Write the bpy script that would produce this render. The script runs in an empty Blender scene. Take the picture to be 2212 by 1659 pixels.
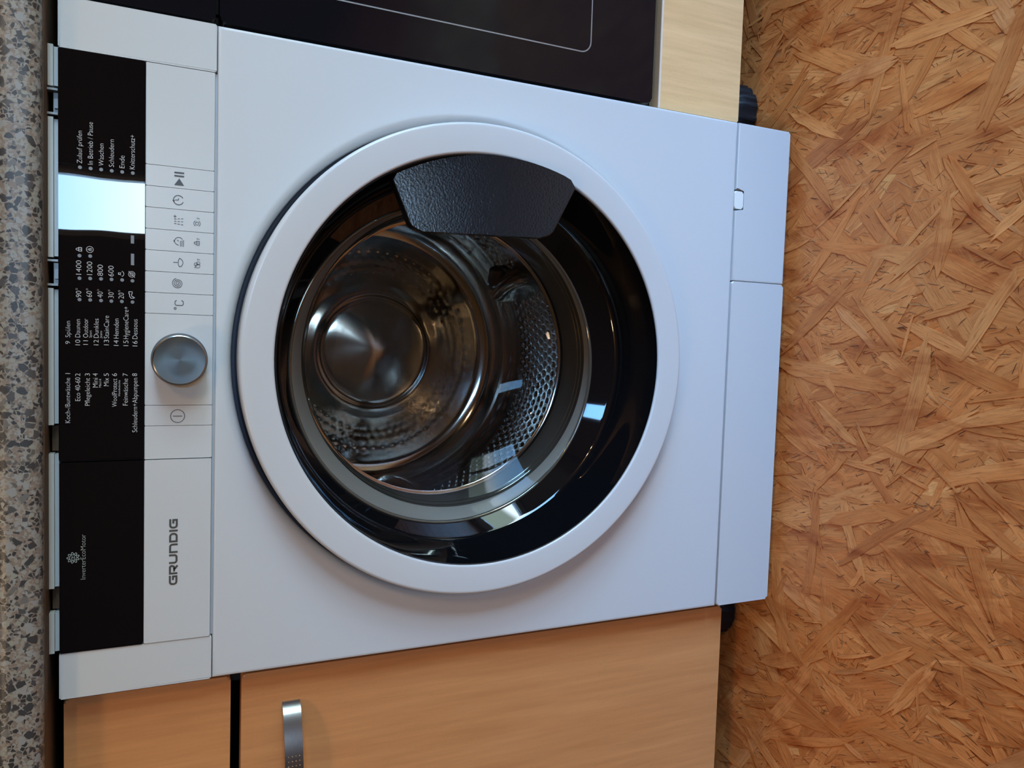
import bpy, bmesh, math, random
import numpy as np
from mathutils import Matrix, Vector

random.seed(7)
rng = np.random.default_rng(11)
scene = bpy.context.scene
COL = scene.collection

# ------------------------------------------------------------------ camera
# phone held on its side: the picture's left is up in the room
cam_d = bpy.data.cameras.new('camera')
cam_d.sensor_fit = 'HORIZONTAL'
cam_d.sensor_width = 36.0
cam_d.lens = 1640.0 / 2212.0 * 36.0
cam_d.clip_start = 0.02
cam = bpy.data.objects.new('camera', cam_d)
COL.objects.link(cam)
R_ = (0.031707173, -0.410013868, -0.911527994)
U_ = (0.997893995, 0.064619745, 0.005644814)
F_ = (-0.056588255, 0.909787292, -0.411199286)
cam.matrix_world = Matrix(((R_[0], U_[0], -F_[0], 0.02556117),
                           (R_[1], U_[1], -F_[1], -0.7470726),
                           (R_[2], U_[2], -F_[2], 0.72455983),
                           (0, 0, 0, 1)))
scene.camera = cam

# ------------------------------------------------------------------ world: overcast sky
world = bpy.data.worlds.new('sky')
scene.world = world
world.use_nodes = True
bg = world.node_tree.nodes['Background']
bg.inputs['Color'].default_value = (0.50, 0.74, 1.0, 1)
bg.inputs['Strength'].default_value = 34.0

# room extents
RX0, RX1, RY0, RY1, RZ = -1.9, 1.5, -3.4, 0.64, 2.45
# windows: one narrow in the wall behind the camera, one unseen low opening added on the right for daylight
W1 = (0.46, 0.78, 0.62, 1.75)      # x0,x1,z0,z1 in wall_front (y=RY0)
W2 = (-1.65, -0.45, 0.05, 1.12)      # y0,y1,z0,z1 in wall_right (x=RX1)


def portal(name, loc, rot, sx, sy):
    l = bpy.data.lights.new(name, 'AREA')
    l.shape = 'RECTANGLE'
    l.size, l.size_y = sx, sy
    l.cycles.is_portal = True
    o = bpy.data.objects.new(name, l)
    o.location = loc
    o.rotation_euler = rot
    COL.objects.link(o)


portal('window_portal', ((W1[0] + W1[1]) / 2, RY0 - 0.02, (W1[2] + W1[3]) / 2), (math.radians(90), 0, 0), W1[1] - W1[0], W1[3] - W1[2])
portal('low_opening_portal', (RX1 + 0.02, (W2[0] + W2[1]) / 2, (W2[2] + W2[3]) / 2), (math.radians(90), 0, math.radians(90)), W2[1] - W2[0], W2[3] - W2[2])

# warm pair of bulbs of a wall lamp on the right, behind the photographer
for lx, ly in ((1.24, -2.02), (1.40, -1.94)):
    l = bpy.data.lights.new('bulb', 'POINT')
    l.energy = 14.0
    l.color = (1.0, 0.70, 0.40)
    l.shadow_soft_size = 0.022
    o = bpy.data.objects.new('bulb', l)
    o.location = (lx, ly, 1.76)
    COL.objects.link(o)

# unseen warm fill added to light the floor and left side
l = bpy.data.lights.new('warm_fill_bulb', 'POINT')
l.energy = 28.0
l.color = (1.0, 0.72, 0.42)
l.shadow_soft_size = 0.10
o = bpy.data.objects.new('warm_fill_bulb', l)
o.location = (-0.75, -1.55, 2.25)
COL.objects.link(o)

scene.view_settings.view_transform = 'Standard'
scene.view_settings.look = 'None'
scene.view_settings.exposure = 0.0
scene.view_settings.gamma = 1.0
scene.view_settings.use_curve_mapping = False


# ------------------------------------------------------------------ materials
def new_mat(name):
    m = bpy.data.materials.new(name)
    m.use_nodes = True
    nt = m.node_tree
    return m, nt, nt.nodes['Principled BSDF']


def pbr(name, col, rough=0.5, metal=0.0, spec=0.5, coat=0.0, bump=None):
    m, nt, b = new_mat(name)
    b.inputs['Base Color'].default_value = (*col, 1)
    b.inputs['Roughness'].default_value = rough
    b.inputs['Metallic'].default_value = metal
    b.inputs['Specular IOR Level'].default_value = spec
    b.inputs['Coat Weight'].default_value = coat
    b.inputs['Coat Roughness'].default_value = 0.08
    if bump:
        scale, strength, dist = bump[:3]
        tc = nt.nodes.new('ShaderNodeTexCoord')
        n = nt.nodes.new('ShaderNodeTexNoise')
        n.inputs['Scale'].default_value = scale
        n.inputs['Detail'].default_value = bump[3] if len(bump) > 3 else 2
        bp = nt.nodes.new('ShaderNodeBump')
        bp.inputs['Strength'].default_value = strength
        bp.inputs['Distance'].default_value = dist
        nt.links.new(tc.outputs['Object'], n.inputs['Vector'])
        nt.links.new(n.outputs['Fac'], bp.inputs['Height'])
        nt.links.new(bp.outputs['Normal'], b.inputs['Normal'])
    return m


def ramp(nt, pts, interp='LINEAR'):
    r = nt.nodes.new('ShaderNodeValToRGB')
    r.color_ramp.interpolation = interp
    e = r.color_ramp.elements
    while len(e) > 1:
        e.remove(e[0])
    e[0].position, e[0].color = pts[0][0], (*pts[0][1], 1)
    for p, c in pts[1:]:
        k = e.new(p)
        k.color = (*c, 1)
    return r


def mixc(nt, a, b, fac, mode='MIX'):
    m = nt.nodes.new('ShaderNodeMix')
    m.data_type = 'RGBA'
    m.blend_type = mode
    for sock, v in ((0, fac), (6, a), (7, b)):
        if hasattr(v, 'is_linked') or hasattr(v, 'links'):
            nt.links.new(v, m.inputs[sock])
        elif sock == 0:
            m.inputs[0].default_value = v
        else:
            m.inputs[sock].default_value = (*v, 1)
    return m.outputs[2]


def noise(nt, vec, scale, detail=4, rough=0.55, dist=0.0):
    n = nt.nodes.new('ShaderNodeTexNoise')
    n.inputs['Scale'].default_value = scale
    n.inputs['Detail'].default_value = detail
    n.inputs['Roughness'].default_value = rough
    n.inputs['Distortion'].default_value = dist
    nt.links.new(vec, n.inputs['Vector'])
    return n


def mapping(nt, out, scale=(1, 1, 1), rot=(0, 0, 0), loc=(0, 0, 0)):
    m = nt.nodes.new('ShaderNodeMapping')
    m.inputs['Scale'].default_value = scale
    m.inputs['Rotation'].default_value = rot
    m.inputs['Location'].default_value = loc
    nt.links.new(out, m.inputs['Vector'])
    return m.outputs['Vector']


def bump_to(nt, b, height, strength, dist):
    bp = nt.nodes.new('ShaderNodeBump')
    bp.inputs['Strength'].default_value = strength
    bp.inputs['Distance'].default_value = dist
    nt.links.new(height, bp.inputs['Height'])
    nt.links.new(bp.outputs['Normal'], b.inputs['Normal'])


def beech(name, light, dark, along='z', tint=1.0):
    """pale beech veneer: long soft bands plus short dark pores along the grain"""
    m, nt, b = new_mat(name)
    tc = nt.nodes.new('ShaderNodeTexCoord')
    ob = tc.outputs['Object']
    ax = {'z': (14, 14, 1.1), 'x': (1.1, 14, 14)}[along]
    v1 = mapping(nt, ob, ax, rot=(0, 0.06, 0))
    n1 = noise(nt, v1, 2.2, 5, 0.6, 0.6)
    r1 = ramp(nt, [(0.3, dark), (0.7, light)])
    nt.links.new(n1.outputs['Fac'], r1.inputs['Fac'])
    ax2 = {'z': (1500, 1500, 170), 'x': (170, 1500, 1500)}[along]
    n2 = noise(nt, mapping(nt, ob, ax2), 1.0, 2, 0.5)
    r2 = ramp(nt, [(0.27, (0.70, 0.60, 0.52)), (0.37, (1, 1, 1))])
    nt.links.new(n2.outputs['Fac'], r2.inputs['Fac'])
    c = mixc(nt, r1.outputs['Color'], r2.outputs['Color'], 0.6, 'MULTIPLY')
    ax3 = {'z': (160, 160, 9), 'x': (9, 160, 160)}[along]
    n3 = noise(nt, mapping(nt, ob, ax3), 1.0, 3, 0.6)
    r3 = ramp(nt, [(0.3, (0.88, 0.84, 0.80)), (0.7, (1.04, 1.03, 1.02))])
    nt.links.new(n3.outputs['Fac'], r3.inputs['Fac'])
    c = mixc(nt, c, r3.outputs['Color'], 0.9, 'MULTIPLY')
    nt.links.new(c, b.inputs['Base Color'])
    b.inputs['Roughness'].default_value = 0.42
    bump_to(nt, b, n2.outputs['Fac'], 0.08, 0.0006)
    return m


M = {}
M['white'] = pbr('white_enamel', (0.55, 0.55, 0.545), 0.32, spec=0.4, bump=(900, 0.02, 0.0004))
M['white_plastic'] = pbr('white_plastic', (0.54, 0.54, 0.53), 0.28, spec=0.4, bump=(700, 0.02, 0.0004))
M['door_white'] = pbr('door_white_plastic', (0.545, 0.535, 0.525), 0.24, spec=0.4)
M['black_gloss'] = pbr('black_gloss_plastic', (0.003, 0.003, 0.004), 0.012, spec=0.5, bump=(26, 0.022, 0.003, 0))
M['black_glass'] = pbr('black_glass', (0.003, 0.003, 0.0035), 0.03, spec=0.5)
M['oven_glass'] = pbr('oven_black_glass', (0.005, 0.005, 0.007), 0.07, spec=0.3, bump=(260, 0.03, 0.0006, 5))
M['grip'] = pbr('black_grip_plastic', (0.005, 0.006, 0.008), 0.16, spec=0.65, bump=(480, 0.55, 0.0003, 5))
M['seam'] = pbr('dark_seam', (0.03, 0.03, 0.035), 0.7)
M['recess'] = pbr('grey_recess', (0.42, 0.43, 0.45), 0.35)
M['print_light'] = pbr('light_grey_print', (0.58, 0.58, 0.58), 0.5)
M['print_dim'] = pbr('dim_grey_print', (0.30, 0.34, 0.32), 0.5)
M['led'] = pbr('unlit_led', (0.16, 0.16, 0.16), 0.35)
M['print_dark'] = pbr('dark_grey_print', (0.07, 0.075, 0.085), 0.5)
M['print_logo'] = pbr('bronze_grey_print', (0.085, 0.08, 0.07), 0.35, 0.2)
M['rubber'] = pbr('grey_rubber', (0.24, 0.235, 0.225), 0.55)
M['rubber_dark'] = pbr('dark_rubber', (0.045, 0.042, 0.04), 0.5)
M['steel'] = pbr('stainless_steel', (0.54, 0.53, 0.51), 0.16, 1.0, bump=(20, 0.06, 0.003, 2))
M['steel_wall'] = pbr('drum_steel', (0.66, 0.66, 0.66), 0.10, 1.0)
M['groove_shade'] = pbr('painted_groove_shade', (0.025, 0.032, 0.05), 0.4)  # dark navy paints the shade of the groove round the door
M['hole'] = pbr('hole_dark', (0.004, 0.004, 0.004), 0.8)
M['dark_line'] = pbr('silver_line', (0.34, 0.35, 0.36), 0.3, 0.6)
M['foot'] = pbr('black_foot_plastic', (0.008, 0.009, 0.011), 0.36, spec=0.25, bump=(220, 0.25, 0.0012, 3))
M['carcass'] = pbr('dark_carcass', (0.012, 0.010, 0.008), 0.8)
M['underside'] = pbr('worktop_underside', (0.10, 0.055, 0.028), 0.7, bump=(300, 0.3, 0.001, 3))
M['wall'] = pbr('wall_paint', (0.22, 0.17, 0.12), 0.9)  # darkened colour stands in for the dimness of the unseen room
M['wall_dim'] = pbr('wall_paint_dimmed', (0.14, 0.10, 0.07), 0.9)  # darker copy of the wall paint, room dimness put into the colour
M['ceiling'] = pbr('ceiling_wood', (0.20, 0.13, 0.08), 0.8)
M['frame'] = pbr('window_frame', (0.72, 0.72, 0.70), 0.4)
M['beech_shaded'] = beech('beech_front', (0.62, 0.28, 0.105), (0.56, 0.24, 0.086), 'z')  # dim warm light put into the colour of the same beech
M['beech_lit'] = beech('beech_base', (0.80, 0.51, 0.25), (0.75, 0.46, 0.215), 'z')  # same beech, brighter daylight put into the colour
M['beech_edge'] = pbr('beech_board_edge', (0.66, 0.36, 0.17), 0.7, bump=(300, 0.3, 0.001, 3))
M['edge_strip'] = pbr('pale_edge_band', (0.72, 0.56, 0.42), 0.5)
M['clear_plastic'] = pbr('clear_clip_plastic', (0.30, 0.31, 0.32), 0.25, spec=0.6)


M['edge_latch'] = pbr('cream_latch', (0.74, 0.73, 0.68), 0.35)
M['bowl_rim'] = pbr('glass_rim', (0.16, 0.15, 0.12), 0.06, 0.7)


def thin_glass(name, tint, ior=1.5):
    m = bpy.data.materials.new(name)
    m.use_nodes = True
    nt = m.node_tree
    for n in list(nt.nodes):
        nt.nodes.remove(n)
    out = nt.nodes.new('ShaderNodeOutputMaterial')
    mix = nt.nodes.new('ShaderNodeMixShader')
    tr = nt.nodes.new('ShaderNodeBsdfTransparent')
    tr.inputs['Color'].default_value = (*tint, 1)
    gl = nt.nodes.new('ShaderNodeBsdfGlossy')
    gl.inputs['Roughness'].default_value = 0.015
    fr = nt.nodes.new('ShaderNodeFresnel')
    fr.inputs['IOR'].default_value = ior
    nt.links.new(fr.outputs[0], mix.inputs[0])
    nt.links.new(tr.outputs[0], mix.inputs[1])
    nt.links.new(gl.outputs[0], mix.inputs[2])
    nt.links.new(mix.outputs[0], out.inputs['Surface'])
    return m


M['bowl'] = thin_glass('door_bowl_glass', (0.76, 0.73, 0.68), 1.2)
M['pane'] = thin_glass('window_glass', (0.96, 0.98, 0.98), 1.3)


def brushed():
    m, nt, b = new_mat('brushed_knob_metal')
    tc = nt.nodes.new('ShaderNodeTexCoord')
    gr = nt.nodes.new('ShaderNodeTexGradient')
    gr.gradient_type = 'RADIAL'
    v = mapping(nt, tc.outputs['Object'], rot=(math.radians(90), 0, 0))
    nt.links.new(v, gr.inputs['Vector'])
    b.inputs['Base Color'].default_value = (0.12, 0.145, 0.16, 1)
    b.inputs['Metallic'].default_value = 0.7
    b.inputs['Roughness'].default_value = 0.48
    b.inputs['Anisotropic'].default_value = 0.7
    tg = nt.nodes.new('ShaderNodeTangent')
    tg.direction_type = 'RADIAL'
    tg.axis = 'Y'
    nt.links.new(tg.outputs[0], b.inputs['Tangent'])
    # fine turned rings
    ln = nt.nodes.new('ShaderNodeVectorMath')
    ln.operation = 'LENGTH'
    nt.links.new(mapping(nt, tc.outputs['Object'], (1, 0, 1)), ln.inputs[0])
    w = nt.nodes.new('ShaderNodeTexNoise')
    w.noise_dimensions = '1D'
    w.inputs['Scale'].default_value = 2500
    nt.links.new(ln.outputs['Value'], w.inputs['W'])
    bump_to(nt, b, w.outputs['Fac'], 0.06, 0.0003)
    return m


M['knob'] = brushed()
M['knob_side'] = pbr('knob_side', (0.30, 0.31, 0.32), 0.22, 1.0)
M['handle'] = pbr('satin_nickel', (0.34, 0.33, 0.32), 0.24, 1.0, bump=(500, 0.05, 0.0004))
M['dot_glint'] = pbr('handle_dot', (0.75, 0.58, 0.36), 0.3, 1.0)  # reflected wood behind the holes put into the colour


def granite():
    m, nt, b = new_mat('speckled_stone_laminate')
    tc = nt.nodes.new('ShaderNodeTexCoord')
    ob = tc.outputs['Object']
    warp = noise(nt, ob, 130, 3, 0.6)
    mv = nt.nodes.new('ShaderNodeMix')
    mv.data_type = 'VECTOR'
    mv.inputs[0].default_value = 0.003
    nt.links.new(ob, mv.inputs[4])
    nt.links.new(warp.outputs['Color'], mv.inputs[5])
    P = mv.outputs[1]

    def chips(scale, pts, seed):
        vo = nt.nodes.new('ShaderNodeTexVoronoi')
        vo.feature = 'F1'
        vo.inputs['Scale'].default_value = scale
        v = mapping(nt, P, (1.0, 1.0, 1.0), loc=(seed, seed * .7, seed * .3))
        nt.links.new(v, vo.inputs['Vector'])
        sep = nt.nodes.new('ShaderNodeSeparateColor')
        nt.links.new(vo.outputs['Color'], sep.inputs[0])
        r = ramp(nt, pts, 'CONSTANT')
        nt.links.new(sep.outputs[0], r.inputs['Fac'])
        ve = nt.nodes.new('ShaderNodeTexVoronoi')
        ve.feature = 'DISTANCE_TO_EDGE'
        ve.inputs['Scale'].default_value = scale
        nt.links.new(v, ve.inputs['Vector'])
        return r.outputs['Color'], sep.outputs[1], ve.outputs['Distance']

    base_c, _, d0 = chips(520, [(0, (0.190, 0.153, 0.125)), (0.30, (0.258, 0.238, 0.200)), (0.6, (0.224, 0.175, 0.144)), (0.8, (0.258, 0.258, 0.244)), (0.93, (0.089, 0.085, 0.082))], 1.3)
    c1, k1, d1 = chips(270, [(0, (0.032, 0.032, 0.034)), (0.42, (0.101, 0.094, 0.084)), (0.60, (0.258, 0.258, 0.219)), (0.78, (0.056, 0.055, 0.060)), (0.9, (0.258, 0.258, 0.258))], 3.1)
    c2, k2, d2 = chips(165, [(0, (0.040, 0.040, 0.042)), (0.5, (0.067, 0.065, 0.066)), (0.7, (0.258, 0.258, 0.249)), (0.88, (0.135, 0.127, 0.120))], 7.7)

    def mask(k, lo, d, edge):
        a = nt.nodes.new('ShaderNodeMath'); a.operation = 'GREATER_THAN'; a.inputs[1].default_value = lo
        nt.links.new(k, a.inputs[0])
        e = nt.nodes.new('ShaderNodeMapRange')
        e.inputs['From Min'].default_value = edge * 0.6
        e.inputs['From Max'].default_value = edge
        nt.links.new(d, e.inputs['Value'])
        x = nt.nodes.new('ShaderNodeMath'); x.operation = 'MULTIPLY'
        nt.links.new(a.outputs[0], x.inputs[0]); nt.links.new(e.outputs[0], x.inputs[1])
        return x.outputs[0]
    c = mixc(nt, base_c, c1, mask(k1, 0.40, d1, 0.10))
    c = mixc(nt, c, c2, mask(k2, 0.72, d2, 0.10))
    nt.links.new(c, b.inputs['Base Color'])
    b.inputs['Roughness'].default_value = 0.34
    n = noise(nt, ob, 900, 2)
    bump_to(nt, b, n.outputs['Fac'], 0.25, 0.0006)
    return m


M['granite'] = granite()


def osb(name, strands):
    m, nt, b = new_mat(name)
    if strands:
        at = nt.nodes.new('ShaderNodeAttribute'); at.attribute_name = 'Col'
        uv = nt.nodes.new('ShaderNodeUVMap'); uv.uv_map = 'UVMap'
        U = uv.outputs['UV']
        n1 = noise(nt, mapping(nt, U, (20, 480, 1)), 1.0, 5, 0.7, 0.4)
        r1 = ramp(nt, [(0.25, (0.58, 0.47, 0.38)), (0.5, (0.97, 0.95, 0.93)), (0.8, (1.2, 1.16, 1.10))])
        nt.links.new(n1.outputs['Fac'], r1.inputs['Fac'])
        c = mixc(nt, at.outputs['Color'], r1.outputs['Color'], 0.85, 'MULTIPLY')
        n2 = noise(nt, mapping(nt, U, (45, 800, 1), loc=(3, 5, 0)), 1.0, 3, 0.65)
        r2 = ramp(nt, [(0.32, (0.34, 0.20, 0.13)), (0.42, (1, 1, 1))])
        nt.links.new(n2.outputs['Fac'], r2.inputs['Fac'])
        c = mixc(nt, c, r2.outputs['Color'], 0.75, 'MULTIPLY')
        n3 = noise(nt, mapping(nt, U, (14, 60, 1), loc=(9, 2, 0)), 1.0, 2, 0.5)
        r3 = ramp(nt, [(0.35, (0.86, 0.72, 0.60)), (0.6, (1, 1, 1))])
        nt.links.new(n3.outputs['Fac'], r3.inputs['Fac'])
        c = mixc(nt, c, r3.outputs['Color'], 0.8, 'MULTIPLY')
        tcw = nt.nodes.new('ShaderNodeTexCoord')      # resin and heartwood patches across the board
        n4 = noise(nt, mapping(nt, tcw.outputs['Object'], (26, 9, 1), rot=(0, 0, .35)), 1.0, 4, 0.6, .8)
        r4 = ramp(nt, [(0.34, (0.66, 0.46, 0.33)), (0.5, (1, 1, 1)), (0.72, (1.06, 1.10, 1.16))])
        nt.links.new(n4.outputs['Fac'], r4.inputs['Fac'])
        c = mixc(nt, c, r4.outputs['Color'], 0.85, 'MULTIPLY')
        nt.links.new(c, b.inputs['Base Color'])
        bump_to(nt, b, n1.outputs['Fac'], 0.35, 0.0006)
    else:
        tc = nt.nodes.new('ShaderNodeTexCoord')
        vo = nt.nodes.new('ShaderNodeTexVoronoi')
        vo.inputs['Scale'].default_value = 1.0
        nt.links.new(mapping(nt, tc.outputs['Object'], (55, 13, 1), rot=(0, 0, 0.5)), vo.inputs['Vector'])
        sep = nt.nodes.new('ShaderNodeSeparateColor')
        nt.links.new(vo.outputs['Color'], sep.inputs[0])
        r = ramp(nt, [(0, (0.36, 0.14, 0.045)), (0.5, (0.60, 0.28, 0.105)), (1, (0.72, 0.40, 0.18))])
        nt.links.new(sep.outputs[0], r.inputs['Fac'])
        nt.links.new(r.outputs['Color'], b.inputs['Base Color'])
    b.inputs['Roughness'].default_value = 0.46
    b.inputs['Specular IOR Level'].default_value = 0.4
    return m


M['osb'] = osb('osb_strand_wood', True)
M['osb_base'] = osb('osb_board', False)


# ------------------------------------------------------------------ mesh helpers
def link(name, me, mat, parent=None, smooth=False):
    o = bpy.data.objects.new(name, me)
    COL.objects.link(o)
    if mat is not None and not me.materials:
        me.materials.append(M[mat] if isinstance(mat, str) else mat)
    if parent is not None:
        o.parent = parent
    if smooth:
        me.polygons.foreach_set('use_smooth', [True] * len(me.polygons))
    return o


def tag(o, label=None, cat=None, group=None, kind=None):
    if label: o['label'] = label
    if cat: o['category'] = cat
    if group: o['group'] = group
    if kind: o['kind'] = kind
    return o


def empty(name, loc=(0, 0, 0), parent=None):
    o = bpy.data.objects.new(name, None)
    o.empty_display_size = 0.05
    COL.objects.link(o)
    o.location = loc
    if parent is not None: o.parent = parent
    return o


def fin(name, bm, mat, parent=None, smooth=False, angle=None):
    bmesh.ops.recalc_face_normals(bm, faces=bm.faces)
    me = bpy.data.meshes.new(name)
    bm.to_mesh(me)
    bm.free()
    o = link(name, me, mat, parent)
    if smooth:
        me.polygons.foreach_set('use_smooth', [True] * len(me.polygons))
        if angle is not None:
            me.set_sharp_from_angle(angle=math.radians(angle))
    return o


def box(name, x0, x1, y0, y1, z0, z1, mat, parent=None, bev=0.0, seg=2):
    bm = bmesh.new()
    bmesh.ops.create_cube(bm, size=1.0)
    for v in bm.verts:
        v.co = Vector(((x0 + x1) / 2 + v.co.x * (x1 - x0), (y0 + y1) / 2 + v.co.y * (y1 - y0), (z0 + z1) / 2 + v.co.z * (z1 - z0)))
    if bev:
        bmesh.ops.bevel(bm, geom=bm.edges[:], offset=bev, segments=seg, affect='EDGES', profile=0.5)
    return fin(name, bm, mat, parent, smooth=bool(bev), angle=40)


def slab(name, outline, y0, y1, mat, parent=None, bev=0.0, seg=2, smooth_angle=35):
    """extrude an XZ outline from y0 (front) to y1 (back), bevelling the front rim"""
    bm = bmesh.new()
    f = [bm.verts.new((x, y0, z)) for x, z in outline]
    k = [bm.verts.new((x, y1, z)) for x, z in outline]
    n = len(outline)
    ff = bm.faces.new(f)
    bm.faces.new(k[::-1])
    for i in range(n):
        bm.faces.new((f[i], k[i], k[(i + 1) % n], f[(i + 1) % n]))
    if bev:
        bmesh.ops.bevel(bm, geom=list(ff.edges), offset=bev, segments=seg, affect='EDGES', profile=0.5)
    o = fin(name, bm, mat, parent, smooth=True, angle=smooth_angle)
    for pl in o.data.polygons:          # keep the broad faces truly flat
        if len(pl.vertices) > 4 or abs(pl.normal.y) > .999:
            pl.use_smooth = False
    return o


def rrect(x0, x1, z0, z1, r, n=5):
    pts = []
    for cx, cz, a0 in ((x1 - r, z0 + r, -90), (x1 - r, z1 - r, 0), (x0 + r, z1 - r, 90), (x0 + r, z0 + r, 180)):
        for i in range(n + 1):
            a = math.radians(a0 + 90 * i / n)
            pts.append((cx + r * math.cos(a), cz + r * math.sin(a)))
    return pts


def loft(name, rings, mat, parent=None, n=128, closed_end=False, smooth_angle=40, flip=False):
    """rings: (cx, cz, r, y); a surface of revolution about Y whose centre may drift"""
    bm = bmesh.new()
    rows = []
    for cx, cz, r, y in rings:
        rows.append([bm.verts.new((cx + r * math.cos(2 * math.pi * i / n), y, cz + r * math.sin(2 * math.pi * i / n))) for i in range(n)])
    for a, b in zip(rows, rows[1:]):
        for i in range(n):
            bm.faces.new((a[i], a[(i + 1) % n], b[(i + 1) % n], b[i]))
    if closed_end:
        bm.faces.new(rows[-1])
    me = bpy.data.meshes.new(name)
    bmesh.ops.recalc_face_normals(bm, faces=bm.faces)
    bm.to_mesh(me); bm.free()
    o = link(name, me, mat, parent)
    me.polygons.foreach_set('use_smooth', [True] * len(me.polygons))
    me.set_sharp_from_angle(angle=math.radians(smooth_angle))
    return o


def lathe_z(name, prof, loc, mat, parent=None, n=48, ribs=0, rib_depth=0.0, rib_to=None):
    """prof: (r, z) about a vertical axis; optional gear-like ribs on the low part"""
    bm = bmesh.new()
    rows = []
    for r, z in prof:
        row = []
        for i in range(n):
            a = 2 * math.pi * i / n
            rr = r
            if ribs and (rib_to is None or z <= rib_to):
                rr = r - rib_depth * (0.5 + 0.5 * math.copysign(1, math.sin(a * ribs)))
            row.append(bm.verts.new((loc[0] + rr * math.cos(a), loc[1] + rr * math.sin(a), loc[2] + z)))
        rows.append(row)
    for a, b in zip(rows, rows[1:]):
        for i in range(n):
            bm.faces.new((a[i], a[(i + 1) % n], b[(i + 1) % n], b[i]))
    bm.faces.new(rows[0]); bm.faces.new(rows[-1])
    return fin(name, bm, mat, parent, smooth=True, angle=30)


class Ink:
    """flat print: strokes, dots and filled outlines on the plane y = y0"""
    def __init__(self, cx=0, cz=0, s=1.0, y=-0.0004):
        self.v, self.f, self.cx, self.cz, self.s, self.y = [], [], cx, cz, s, y

    def P(self, x, z): return (self.cx + x * self.s, self.y, self.cz + z * self.s)

    def line(self, pts, w, closed=False):
        n = len(pts)
        L = []
        for i, (x, z) in enumerate(pts):
            def d(a, b):
                q = Vector((pts[b][0] - pts[a][0], pts[b][1] - pts[a][1]))
                return q.normalized() if q.length else Vector((1, 0))
            if closed:
                a, b = d((i - 1) % n, i), d(i, (i + 1) % n)
            else:
                a = d(i - 1, i) if i else d(0, 1)
                b = d(i, i + 1) if i < n - 1 else a
            t = (a + b)
            t = t.normalized() if t.length > 1e-6 else a
            nr = Vector((-t.y, t.x))
            k = max(0.35, abs(t.dot(a)))
            nr *= w / 2 / k
            L.append(((x + nr.x, z + nr.y), (x - nr.x, z - nr.y)))
        base = len(self.v)
        for p, q in L:
            self.v += [self.P(*p), self.P(*q)]
        for i in range(n if closed else n - 1):
            j = (i + 1) % n
            self.f.append((base + 2 * i, base + 2 * i + 1, base + 2 * j + 1, base + 2 * j))
        return self

    def arc(self, x, z, r, a0, a1, w, n=20):
        return self.line([(x + r * math.cos(math.radians(a0 + (a1 - a0) * i / n)), z + r * math.sin(math.radians(a0 + (a1 - a0) * i / n))) for i in range(n + 1)], w)

    def circle(self, x, z, r, w, n=28):
        return self.line([(x + r * math.cos(2 * math.pi * i / n), z + r * math.sin(2 * math.pi * i / n)) for i in range(n)], w, True)

    def fill(self, pts):
        b = len(self.v)
        self.v += [self.P(*p) for p in pts]
        self.f.append(tuple(range(b, b + len(pts))))
        return self

    def disc(self, x, z, r, n=16):
        return self.fill([(x + r * math.cos(2 * math.pi * i / n), z + r * math.sin(2 * math.pi * i / n)) for i in range(n)])

    def build(self, name, mat, parent):
        me = bpy.data.meshes.new(name)
        me.from_pydata(self.v, [], self.f)
        return link(name, me, mat, parent)


def text_mesh(txt):
    cu = bpy.data.curves.new('t', 'FONT')
    cu.body = txt
    cu.size = 1.0
    cu.resolution_u = 3
    cu.offset = -0.014
    ob = bpy.data.objects.new('t', cu)
    COL.objects.link(ob)
    dg = bpy.context.evaluated_depsgraph_get()
    me = bpy.data.meshes.new_from_object(ob.evaluated_get(dg))
    bpy.data.objects.remove(ob)
    bpy.data.curves.remove(cu)
    return me


_cap = None


def lettering(txt, x0, x1, z0, h, mat, parent, y=-0.0004, bold=0.0):
    global _cap
    if _cap is None:
        q = text_mesh('H')
        _cap = max(v.co.y for v in q.vertices)
        bpy.data.meshes.remove(q)
    me = text_mesh(txt)
    xs = [v.co.x for v in me.vertices]
    a, b = min(xs), max(xs)
    kx = min((x1 - x0) / (b - a), 1.15 * h / _cap)      # never wider than the natural letter
    xr = x1 if len(txt) == 1 else x0 + (b - a) * kx
    for v in me.vertices:
        x, z = v.co.x, v.co.y
        v.co = (xr - (b - x) * kx, y, z0 + z / _cap * h)
    me.materials.clear()
    me.name = 'lettering'
    return link('lettering', me, mat, parent)


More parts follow.
